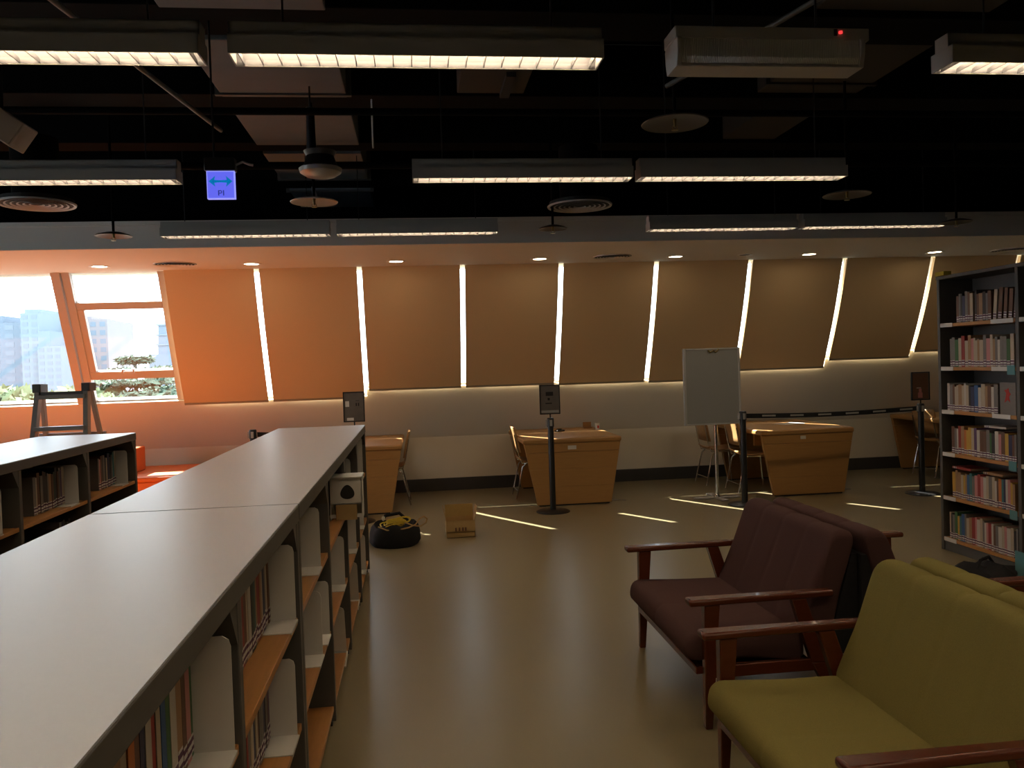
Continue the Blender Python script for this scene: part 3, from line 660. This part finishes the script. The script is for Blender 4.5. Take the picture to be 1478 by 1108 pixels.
def make_chair(label, loc, rz):
    """faces +X"""
    t = thing('plywood_chair', label, 'chair', loc, rz, 'plywood chairs at the desks')
    def shell(cs, half, th, n=9):
        mb = MB()
        K = len(cs); v = []
        for (x, z) in cs:
            for j in range(n):
                y = -half+2*half*j/(n-1)
                v.append((x+ (.02*(1-(y/half)**2) * (-1) if z > .5 else 0), y, z+(.012*(y/half)**2 if z < .5 else 0)))
        fs = [(i*n+j, i*n+j+1, (i+1)*n+j+1, (i+1)*n+j) for i in range(K-1) for j in range(n-1)]
        mb.add(v, fs); return mb
    s = shell([(-.19, .455), (-.16, .425), (-.08, .415), (.05, .42), (.15, .43), (.19, .42), (.205, .40)], .19, .01).build('seat', ply_m, t, smooth=True)
    sm = s.modifiers.new('thick', 'SOLIDIFY'); sm.thickness = .012
    b = shell([(-.185, .52), (-.20, .60), (-.215, .68), (-.235, .76), (-.245, .80)], .19, .01).build('backrest', ply_m, t, smooth=True)
    sm = b.modifiers.new('thick', 'SOLIDIFY'); sm.thickness = .012
    for sgn in (-1, 1):
        MB().tube([(-.24, sgn*.17, .72), (-.20, sgn*.17, .50), (-.17, sgn*.17, .405), (.13, sgn*.17, .40), (.17, sgn*.175, .38), (.21, sgn*.19, .008)], .008, 8).build('front_leg', chrome_m, t, smooth=True)
        MB().tube([(-.12, sgn*.165, .395), (-.16, sgn*.175, .36), (-.24, sgn*.19, .008)], .008, 8).build('rear_leg', chrome_m, t, smooth=True)
    MB().tube([(-.225, -.185, .10), (-.225, .185, .10)], .006, 8).build('stretcher', chrome_m, t, smooth=True)
    return t
c1 = make_chair('plywood chair drawn up to the half-hidden desk by the bookcase end', (-.33, 9.05, 0), PI)
dup(c1, (1.30, 9.05, 0), 0, 'plywood chair on the left side of the middle desk')
dup(c1, (3.70, 8.72, 0), 0, 'plywood chair left of the belt desk, just behind the black post')
dup(c1, (3.56, 9.32, 0), 0, 'plywood chair behind the whiteboard pole at the belt desk')
dup(c1, (6.22, 9.1, 0), 0.1, 'plywood chair at the shadowed desk beside the tall bookcase')

# ------------------------------------------------------------------ belt stanchions
def make_post(label, loc, group='black belt posts'):
    t = thing('belt_post', label, 'stanchion', loc, 0, group)
    MB().lathe([(.17, 0), (.17, .006), (.15, .016), (.03, .024), (.03, .028)], n=40).build('base_disc', blackm, t, smooth=True)
    MB().lathe([(.030, .026), (.030, .855), (.028, .86)], n=24).build('pole', blackm, t, smooth=True)
    MB().lathe([(.036, .855), (.036, .935), (.030, .945), (.008, .946)], n=24).build('belt_head', blackm, t, smooth=True)
    MB().box(-.012, .012, -.042, -.034, .865, .925).box(-.048, -.034, -.014, .014, .865, .925).build('belt_clip', fixend_m, t)
    return t
def sign_frame(t, kind):
    MB().cone((0, 0, .946), (0, 0, .985), .007, .007, 8).build('stem', blackm, t)
    f = MB()
    for a in ((-.103, -.093, .98, 1.275), (.093, .103, .98, 1.275), (-.103, .103, .98, .990), (-.103, .103, 1.265, 1.275)): f.box(a[0], a[1], -.010, .010, a[2], a[3])
    fr = f.build('sign_frame', blackm, t, bevel=.002)
    MB().box(-.094, .094, -.004, .006, .989, 1.266).build('poster', dpaper_m, fr)
    p = MB()
    if kind == 0:
        p.box(-.082, -.045, -.0055, -.004, 1.13, 1.185).box(-.07, -.005, -.0055, -.004, .995, 1.022).build('poster_print', paper_m, fr)
        MB().box(.018, .030, -.0055, -.004, 1.135, 1.165).box(.040, .052, -.0055, -.004, 1.135, 1.165).box(.018, .052, -.0055, -.004, 1.185, 1.19).build('poster_marks', ink_m, fr)
    elif kind == 1:
        p.box(-.088, .088, -.0055, -.004, .996, 1.020).build('poster_print', fix_m, fr)
        MB().box(-.04, .035, -.0055, -.004, 1.165, 1.205).box(-.022, .0, -.0055, -.004, 1.12, 1.145).box(-.045, .02, -.0055, -.004, 1.085, 1.095).build('poster_marks', ink_m, fr)
    else:
        p.box(-.03, .02, -.0055, -.004, 1.005, 1.06).box(-.02, .01, -.006, -.004, 1.06, 1.10).build('poster_print', MATS['book_cover_pink'], fr)
        MB().box(-.085, .085, -.005, -.004, .995, 1.26).build('poster_picture', MATS['book_cover_brown'], fr)
        MB().box(-.045, .005, -.0055, -.004, 1.105, 1.112).build('poster_marks', paper_m, fr)
p0 = make_post('black belt post with a framed notice behind the end of the front bookcase', (-.60, 8.10, 0))
p1 = dup(p0, (1.333, 8.08, 0), 0, 'black belt post with a framed dark notice in front of the middle desk')
p2 = dup(p0, (3.268, 7.90, 0), 0, 'black belt post without a sign beside the whiteboard')
p3 = dup(p0, (5.235, 7.97, 0), 0, 'black belt post with a framed orange picture by the tall bookcase')
p4 = dup(p0, (-1.57, 8.12, 0), 0, 'black belt post rising above the front bookcase at the left')
sign_frame(p0, 0); sign_frame(p1, 1); sign_frame(p3, 2)
def belt(t, dx, dy, prints=0):
    mb = MB(); n = 16; v = []; L_ = math.hypot(dx, dy)
    def P(s, z, off=0):
        sag = -.02*math.sin(PI*s); q = .04/L_
        s2 = q+(1-2*q)*s
        return (dx*s2+off*dy/L_, dy*s2-off*dx/L_, z+sag)
    for k in range(n):
        a, b_ = k/n, (k+1)/n
        mb.hexa([P(a, .872, .001), P(b_, .872, .001), P(b_, .872, -.001), P(a, .872, -.001), P(a, .919, .001), P(b_, .919, .001), P(b_, .919, -.001), P(a, .919, -.001)])
    b = mb.build('belt', blackcloth, t)
    pr = MB()
    for k in range(prints):
        a = (k+.55)/(prints+.2)
        b2 = a+.075/L_*2
        pr.hexa([P(a, .888, .002), P(b2, .888, .002), P(b2, .888, .001), P(a, .888, .001), P(a, .905, .002), P(b2, .905, .002), P(b2, .905, .001), P(a, .905, .001)])
    if prints: pr.build('belt_print', fix_m, b)
belt(p2, 5.235-3.268, .07, 6)
belt(p4, .97, -.02, 2)
# ------------------------------------------------------------------ whiteboard on a pole
t = thing('whiteboard_stand', 'portrait whiteboard on a chrome pole with a flat cross foot', 'whiteboard', (3.13, 8.33, 0))
MB().box(-.30, .27, -.012, .012, .80, 1.575).build('board', board_m, t)
f = MB().box(-.325, -.30, -.02, .02, .785, 1.595).box(.27, .295, -.02, .02, .785, 1.595).box(-.30, .27, -.02, .02, .785, .80).box(-.30, .27, -.02, .02, 1.575, 1.595)
f.build('board_frame', fixend_m, t, bevel=.004)
MB().tube([(-.06, -.022, 1.575), (-.035, -.026, 1.55), (0, -.026, 1.57), (.025, -.026, 1.55), (.06, -.022, 1.58)], .009, 6).build('flip_clip', gold_m, t)
MB().cone((.02, .02, .03), (.02, .02, .80), .020, .020, 16).build('pole', chrome_m, t, smooth=True)
MB().box(-.24, .26, -.02, .06, .004, .016).box(-.02, .06, -.20, .25, .004, .018).build('cross_foot', fixend_m, t, bevel=.003)
MB().cone((.02, .02, .018), (.02, .02, .05), .04, .024, 16).build('pole_socket', chrome_m, t, smooth=True)

# ------------------------------------------------------------------ open cardboard box, bag with cable
t = thing('cardboard_box', 'small open cardboard box with raised flaps on the floor', 'box', (.352, 7.10, 0))
a, b_, h = .125, .12, .145
MB().box(-a, a, 0, .004, 0, h).box(-a, a, 2*b_-.004, 2*b_, 0, h).box(-a, -a+.004, 0, 2*b_, 0, h).box(a-.004, a, 0, 2*b_, 0, h).box(-a, a, 0, 2*b_, 0, .004).build('carton_body', card_m, t)
MB().hexa([(-a, 2*b_-.004, h), (a, 2*b_-.004, h), (a, 2*b_, h), (-a, 2*b_, h), (-a, 2*b_+.02, h+.105), (a, 2*b_+.02, h+.105), (a, 2*b_+.024, h+.105), (-a, 2*b_+.024, h+.105)]).build('back_flap', cardin_m, t)
for s in (-1, 1):
    MB().hexa([(s*a, .01, h), (s*(a-.004), .01, h), (s*(a-.004), 2*b_-.01, h), (s*a, 2*b_-.01, h), (s*(a+.025), .02, h+.11), (s*(a+.021), .02, h+.11), (s*(a+.021), 2*b_-.02, h+.11), (s*(a+.025), 2*b_-.02, h+.11)]).build('side_flap', card_m, t)
MB().hexa([(-a, -.002, h-.09), (a, -.002, h-.09), (a, .0, h-.002), (-a, .0, h-.002), (-a, -.014, h-.09), (a, -.014, h-.09), (a, -.004, h), (-a, -.004, h)]).build('front_flap', card_m, t)
for k, x in enumerate((-.05, -.02, .01, .035)): MB().box(x, x+.014, -.0155, -.0135, h-.086, h-.055).build('box_marking', MATS['book_cover_brown'], t)

t = thing('black_bag', 'squat black bag with a yellow cable coiled on top', 'bag', (-.215, 6.98, 0))
mb = MB().lathe([(.02, 0), (.19, 0), (.21, .03), (.205, .10), (.19, .15), (.165, .175), (.15, .15), (.13, .10), (.02, .09)], n=32)
mb.v = [(x*(1.02+.05*math.sin(5*math.atan2(y, x))), y*.92*(1+.04*math.sin(4*math.atan2(y, x)+1)), z*(1+.12*math.sin(3*math.atan2(y, x)+.5))) for x, y, z in mb.v]
mb.build('bag_body', blackcloth, t, smooth=True)
MB().tube([(-.12, .13, .16), (-.08, .15, .22), (.04, .16, .235), (.11, .14, .17)], .014, 8).build('bag_handle', blackcloth, t, smooth=True)
cb = thing('yellow_cable', 'loosely coiled yellow cable spilling over the black bag', 'cable', (-.215, 6.98, 0))
rr = random.Random(5)
for k in range(4):
    pts = []
    ph = rr.uniform(0, 6)
    for i in range(26):
        a_ = 2*PI*i/25
        pts.append((-.02+.02*k+(.10+.02*math.sin(ph+2*a_))*math.cos(a_), -.09+(.05+.012*math.sin(ph+a_))*math.sin(a_), .185+.012*k+.015*math.sin(2*a_+ph)))
    MB().tube(pts, .006, 6).build('cable_loop', yel_m, cb, smooth=True)
pts = [(.04, -.10, .19), (.10, -.12, .20), (.16, -.13, .175), (.22, -.14, .17), (.265, -.13, .195), (.275, -.12, .225), (.25, -.11, .245), (.21, -.12, .225), (.18, -.13, .185), (.12, -.15, .165), (.02, -.17, .15), (-.06, -.17, .155), (-.13, -.13, .18)]
MB().tube([tuple(p) for p in pts], .006, 6).build('cable_loop', card_m, cb, smooth=True)
MB().lathe([(.004, -.02), (.014, -.01), (.014, .012), (.004, .02)], (-.09, -.06, .235), 10).build('plug', white_m, cb, smooth=True)

# ------------------------------------------------------------------ sofas
def cushion(prof, y0, y1, seams, name, m_, parent, rnd=.035, depth=.012, n=56):
    cx = sum(p[0] for p in prof)/len(prof); cz = sum(p[1] for p in prof)/len(prof)
    v = []; M_ = len(prof); ys = []
    E_ = 6
    for i in range(E_): ys.append((y0+rnd*(1-math.cos(i/E_*PI/2)), rnd*(1-math.sin(i/E_*PI/2))))
    for i in range(n+1): ys.append((y0+rnd+(y1-y0-2*rnd)*i/n, 0))
    for i in range(E_-1, -1, -1): ys.append((y1-rnd*(1-math.cos(i/E_*PI/2)), rnd*(1-math.sin(i/E_*PI/2))))
    for (y, ins) in ys:
        dd = ins+sum(depth*math.exp(-((y-s)/.010)**2)+depth*.35*math.exp(-((y-s)/.035)**2) for s in seams)
        for (x, z) in prof:
            r = math.hypot(x-cx, z-cz); k = max(0.02, (r-dd)/r) if r > 0 else 1
            v.append((cx+(x-cx)*k, y, cz+(z-cz)*k))
    K = len(ys)
    fs = [(i*M_+j, i*M_+(j+1) % M_, (i+1)*M_+(j+1) % M_, (i+1)*M_+j) for i in range(K-1) for j in range(M_)]
    fs += [tuple(range(M_))[::-1], tuple(range((K-1)*M_, K*M_))]
    return MB().add(v, fs).build(name, m_, parent, smooth=True)
def rpoly(pts, r, n=5):
    out = []; K = len(pts)
    for i in range(K):
        p = Vector(pts[i]); a = Vector(pts[i-1]); b = Vector(pts[(i+1) % K])
        da, db = (a-p), (b-p); ra = min(r if not isinstance(r, (list, tuple)) else r[i], da.length*.45, db.length*.45)
        pa, pb = p+da.normalized()*ra, p+db.normalized()*ra
        for k in range(n+1):
            t = k/n; q = pa*(1-t)**2+p*2*t*(1-t)+pb*t*t; out.append((q.x, q.y))
    # subdivide long edges
    res = []
    for i in range(len(out)):
        a, b = Vector(out[i]), Vector(out[(i+1) % len(out)]); res.append(out[i]); L_ = (b-a).length
        m = int(L_/.05)
        for k in range(1, m+1):
            if m > 0: q = a+(b-a)*(k/(m+1)); res.append((q.x, q.y))
    return res
def make_sofa(label, loc, rz, m_):
    """faces -X; arms at y = +-.475"""
    t = thing('armchair_sofa', label, 'sofa', loc, rz, 'two-seat sofas with wooden arms')
    seat = rpoly([(-.02, .265), (-.005, .372), (.50, .352), (.50, .235)], [.05, .05, .03, .03])
    cushion(seat, -.452, .452, (0,), 'seat_cushion', m_, t, depth=.004)
    back = rpoly([(.455, .33), (.635, .765), (.735, .755), (.60, .27)], [.03, .05, .05, .03])
    cushion(back, -.452, .452, (-.22, 0, .22), 'back_cushion', m_, t, depth=.006)
    MB().prism([(.595, .25), (.712, .66), (.736, .66), (.736, .24)], lambda p, y: (p[0], y, p[1]), -.44, .44).build('back_board', blackcloth, t)
    MB().box(.03, .52, -.44, .44, .205, .235).build('seat_frame', mah_m, t, bevel=.004)
    for s in (-1, 1):
        y = s*.482
        arm = MB().hexa([(-.015, y-.035, .505), (.60, y-.022, .505), (.60, y+.022, .505), (-.015, y+.035, .505), (-.015, y-.035, .532), (.60, y-.022, .535), (.60, y+.022, .535), (-.015, y+.035, .532)]).build('armrest', mah_m, t, bevel=.010, seg=3)
        MB().hexa([(.045, y-.016, 0), (.075, y-.016, 0), (.075, y+.016, 0), (.045, y+.016, 0), (.05, y-.022, .506), (.115, y-.022, .506), (.115, y+.022, .506), (.05, y+.022, .506)]).build('front_leg', mah_m, t, bevel=.004)
        MB().hexa([(.625, y-.015, 0), (.655, y-.015, 0), (.655, y+.015, 0), (.625, y+.015, 0), (.50, y-.02, .24), (.57, y-.02, .24), (.57, y+.02, .24), (.50, y+.02, .24)]).build('rear_leg', mah_m, t, bevel=.004)
        MB().hexa([(.50, y-.02, .24), (.57, y-.02, .24), (.57, y+.02, .24), (.50, y+.02, .24), (.42, y-.02, .506), (.48, y-.02, .506), (.48, y+.02, .506), (.42, y+.02, .506)]).build('arm_brace', mah_m, t, bevel=.004)
        MB().box(.08, .53, y-.013, y+.013, .205, .255).build('side_rail', mah_m, t, bevel=.004)
    return t
make_sofa('burgundy two-seat sofa with dark wooden arms facing the bookcase', (1.07, 3.645, 0), 0, burg_m)
make_sofa('olive green two-seat sofa in the front corner', (.985, 2.295, 0), 0, green_m)
make_sofa('second burgundy sofa placed back to back, facing away', (1.07+1.478, 3.62, 0), PI, burg_m)
make_sofa('second olive green sofa placed back to back, facing away', (.985+1.478, 2.295, 0), PI, green_m)

# ------------------------------------------------------------------ orange bench, added bounce carpet and ladder at the left
t = thing('orange_bench', 'long orange vinyl bench under the bare window', 'bench', (-4.0, 8.62, 0))
MB().box(-2.6, 2.75, 0, 1.1, .03, .42).build('bench_base', orange_m, t, bevel=.012)
MB().box(-2.6, 2.75, -.01, 1.1, .42, .47).build('seat_pad', orange_m, t, bevel=.015, seg=3)
MB().box(-2.5, 2.6, .05, 1.05, 0, .03).build('plinth', dark_m, t)
t = thing('orange_bolster', 'upright orange bolster block standing on the orange bench', 'bolster', (-3.02, 9.16, .472))
MB().box(-.10, .06, -.20, .20, 0, .26).build('bolster_pad', orange_m, t, bevel=.014, seg=3)
MB().box(-.09, .05, -.19, .19, -.001, .004).build('bolster_base', dark_m, t)
single(MB().box(-3.2, 1.55, -.85, 1.1, .0, .012), 'bounce_rug', rug_m, 'unseen orange carpet added behind the left bookcase to bounce sunlight', 'rug', (-3.3, 7.45, 0))  # hidden carpet added so sunlight bounces orange onto wall and blinds

t = thing('step_ladder', 'grey aluminium step ladder standing behind the left bookcase', 'ladder', (-3.03, 7.5, 0))
def bar(p, q, w, d_):
    p, q = Vector(p), Vector(q); dr = (q-p).normalized(); a = Vector((0, 1, 0)); a = (a-dr*a.dot(dr)).normalized(); b = dr.cross(a)
    vv = [p+sx*w*b+sy_*d_*a for sx, sy_ in ((-1, -1), (1, -1), (1, 1), (-1, 1))]+[q+sx*w*b+sy_*d_*a for sx, sy_ in ((-1, -1), (1, -1), (1, 1), (-1, 1))]
    return MB().hexa(vv)
for s in (-1, 1):
    bar((s*.26, -.32, 0), (s*.195, 0, 1.44), .020, .035).build('front_leg', alu_m, t, bevel=.003)
    bar((s*.30, .42, 0), (s*.20, .06, 1.40), .016, .025).build('rear_leg', alu_m, t, bevel=.003)
    MB().box(s*.20-.035, s*.20+.035, -.05, .10, 1.38, 1.455).build('hinge_cap', steel_m, t, bevel=.006)
for k, z in enumerate((.26, .53, .80, 1.07, 1.34)):
    hw = .26-.065*z/1.44; yy = -.32+.32*z/1.44
    MB().box(-hw, hw, yy-.05, yy+.05, z-.018, z+.018).build('tread', alu_m, t, bevel=.003)
for z in (.4, 1.0): MB().box(-.28, .28, .42-.36*z/1.4-.012, .42-.36*z/1.4+.012, z-.015, z+.015).build('rear_brace', alu_m, t)
MB().box(-.215, .215, -.04, .0, 1.352, 1.385).build('top_rail', steel_m, t, bevel=.004)

# ------------------------------------------------------------------ outside: town with haze painted into its colours, and trees
struct(MB().box(-260, 200, 12, 420, -9.4, -9).build('outside_ground', ground_m))
def tower(label, x0, x1, y0, dep, ztop, m_, steps=(), nx=8, nz=10, zlo=-2):
    t = thing('far_building', label, 'building', (0, 0, 0), 0, 'hazy buildings beyond the window')
    MB().box(x0, x1, y0, y0+dep, -9, ztop).build('tower_block', m_, t)
    for (a, b_, z) in steps: MB().box(a, b_, y0+1, y0+dep-1, ztop-1, z).build('roof_block', m_, t)
    src = None
    for i in range(nx):
        for j in range(nz):
            wx = (x1-x0)/nx; wz = (ztop-zlo)/nz
            px_, pz_ = x0+wx*(i+.5), zlo+wz*(j+.45)
            if src is None: src = MB().box(-wx*.3, wx*.3, -.03, .05, -wz*.28, wz*.28).build('window', bwin, t); src.location = (px_, y0, pz_)
            else:
                c = src.copy(); C.objects.link(c); c.parent = t; c.location = (px_, y0, pz_)
    return t
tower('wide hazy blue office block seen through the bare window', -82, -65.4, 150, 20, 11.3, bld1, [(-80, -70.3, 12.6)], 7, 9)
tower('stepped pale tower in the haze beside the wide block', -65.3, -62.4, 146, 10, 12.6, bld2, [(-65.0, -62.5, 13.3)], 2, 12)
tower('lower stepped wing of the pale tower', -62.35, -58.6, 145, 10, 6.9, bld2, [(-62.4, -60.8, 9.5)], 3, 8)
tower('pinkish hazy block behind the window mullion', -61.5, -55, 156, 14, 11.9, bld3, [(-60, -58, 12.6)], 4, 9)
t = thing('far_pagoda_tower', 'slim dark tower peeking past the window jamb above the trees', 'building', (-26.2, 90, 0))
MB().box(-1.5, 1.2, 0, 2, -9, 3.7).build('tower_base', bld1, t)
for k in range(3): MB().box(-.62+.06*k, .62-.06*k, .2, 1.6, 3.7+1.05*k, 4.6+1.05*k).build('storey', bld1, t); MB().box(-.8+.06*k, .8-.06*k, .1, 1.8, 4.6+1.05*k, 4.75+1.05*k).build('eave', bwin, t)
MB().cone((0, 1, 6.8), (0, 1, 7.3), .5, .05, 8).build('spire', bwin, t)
def tree(label, loc, zt, R, m_, conifer, seed, nl):
    rs_ = random.Random(seed)
    t = thing('tree', label, 'tree', loc, 0, 'trees outside the bare window')
    MB().cone((0, 0, 0), (0, 0, zt-loc[2]-.3), .22, .06, 8).build('trunk', bark_m, t, smooth=True)
    v = []; f = []
    for k in range(nl):
        if conifer:
            lay = rs_.randrange(7); zz = zt-loc[2]-.25-lay*.42; rad = R*(.35+.65*min(1, lay/2.5))
            a = rs_.uniform(0, 2*PI); rr_ = rad*rs_.random()**.6
            p = Vector((rr_*math.cos(a), rr_*math.sin(a), zz+.10*rr_+rs_.uniform(-.07, .07))); sz = rs_.uniform(.06, .13); fl = .35
        else:
            u = Vector((rs_.gauss(0, 1), rs_.gauss(0, 1), rs_.gauss(0, 1))).normalized()*rs_.random()**.4
            p = Vector((u.x*R, u.y*R, zt-loc[2]-R*.75+u.z*R*.75)); sz = rs_.uniform(.07, .15); fl = 1
        d1 = Vector((rs_.gauss(0, 1), rs_.gauss(0, 1), rs_.gauss(0, fl))).normalized(); d2 = d1.orthogonal().normalized()
        n0 = len(v); v += [p-d1*sz*1.6, p+d2*sz*.6, p+d1*sz*1.6, p-d2*sz*.6]; f.append((n0, n0+1, n0+2, n0+3))
    o = MB().add(v, f).build('foliage', m_, t); o['kind'] = 'stuff'
tree('layered grey-green conifer spreading outside the bare window', (-9.7, 30, -9), 2.25, 1.6, leaf_m, True, 1, 7500)
tree('second layered conifer against the window jamb', (-8.6, 34, -9), 2.3, 2.1, leaf_m, True, 2, 8000)
tree('dense dark tree low in the right part of the bare window', (-7.6, 27, -9), .9, 1.7, leaf_m, False, 3, 3200)
tree('pale green round tree at the foot of the bare window', (-8.4, 21.5, -9), 1.25, 1.3, leaf2_m, False, 4, 3200)
tree('pale green round tree at the left edge of the bare window', (-10.4, 22.5, -9), 1.3, 1.4, leaf2_m, False, 5, 3200)
tree('farther pale tree between the round trees', (-10.8, 30, -9), 1.2, 1.7, leaf2_m, False, 6, 3000)
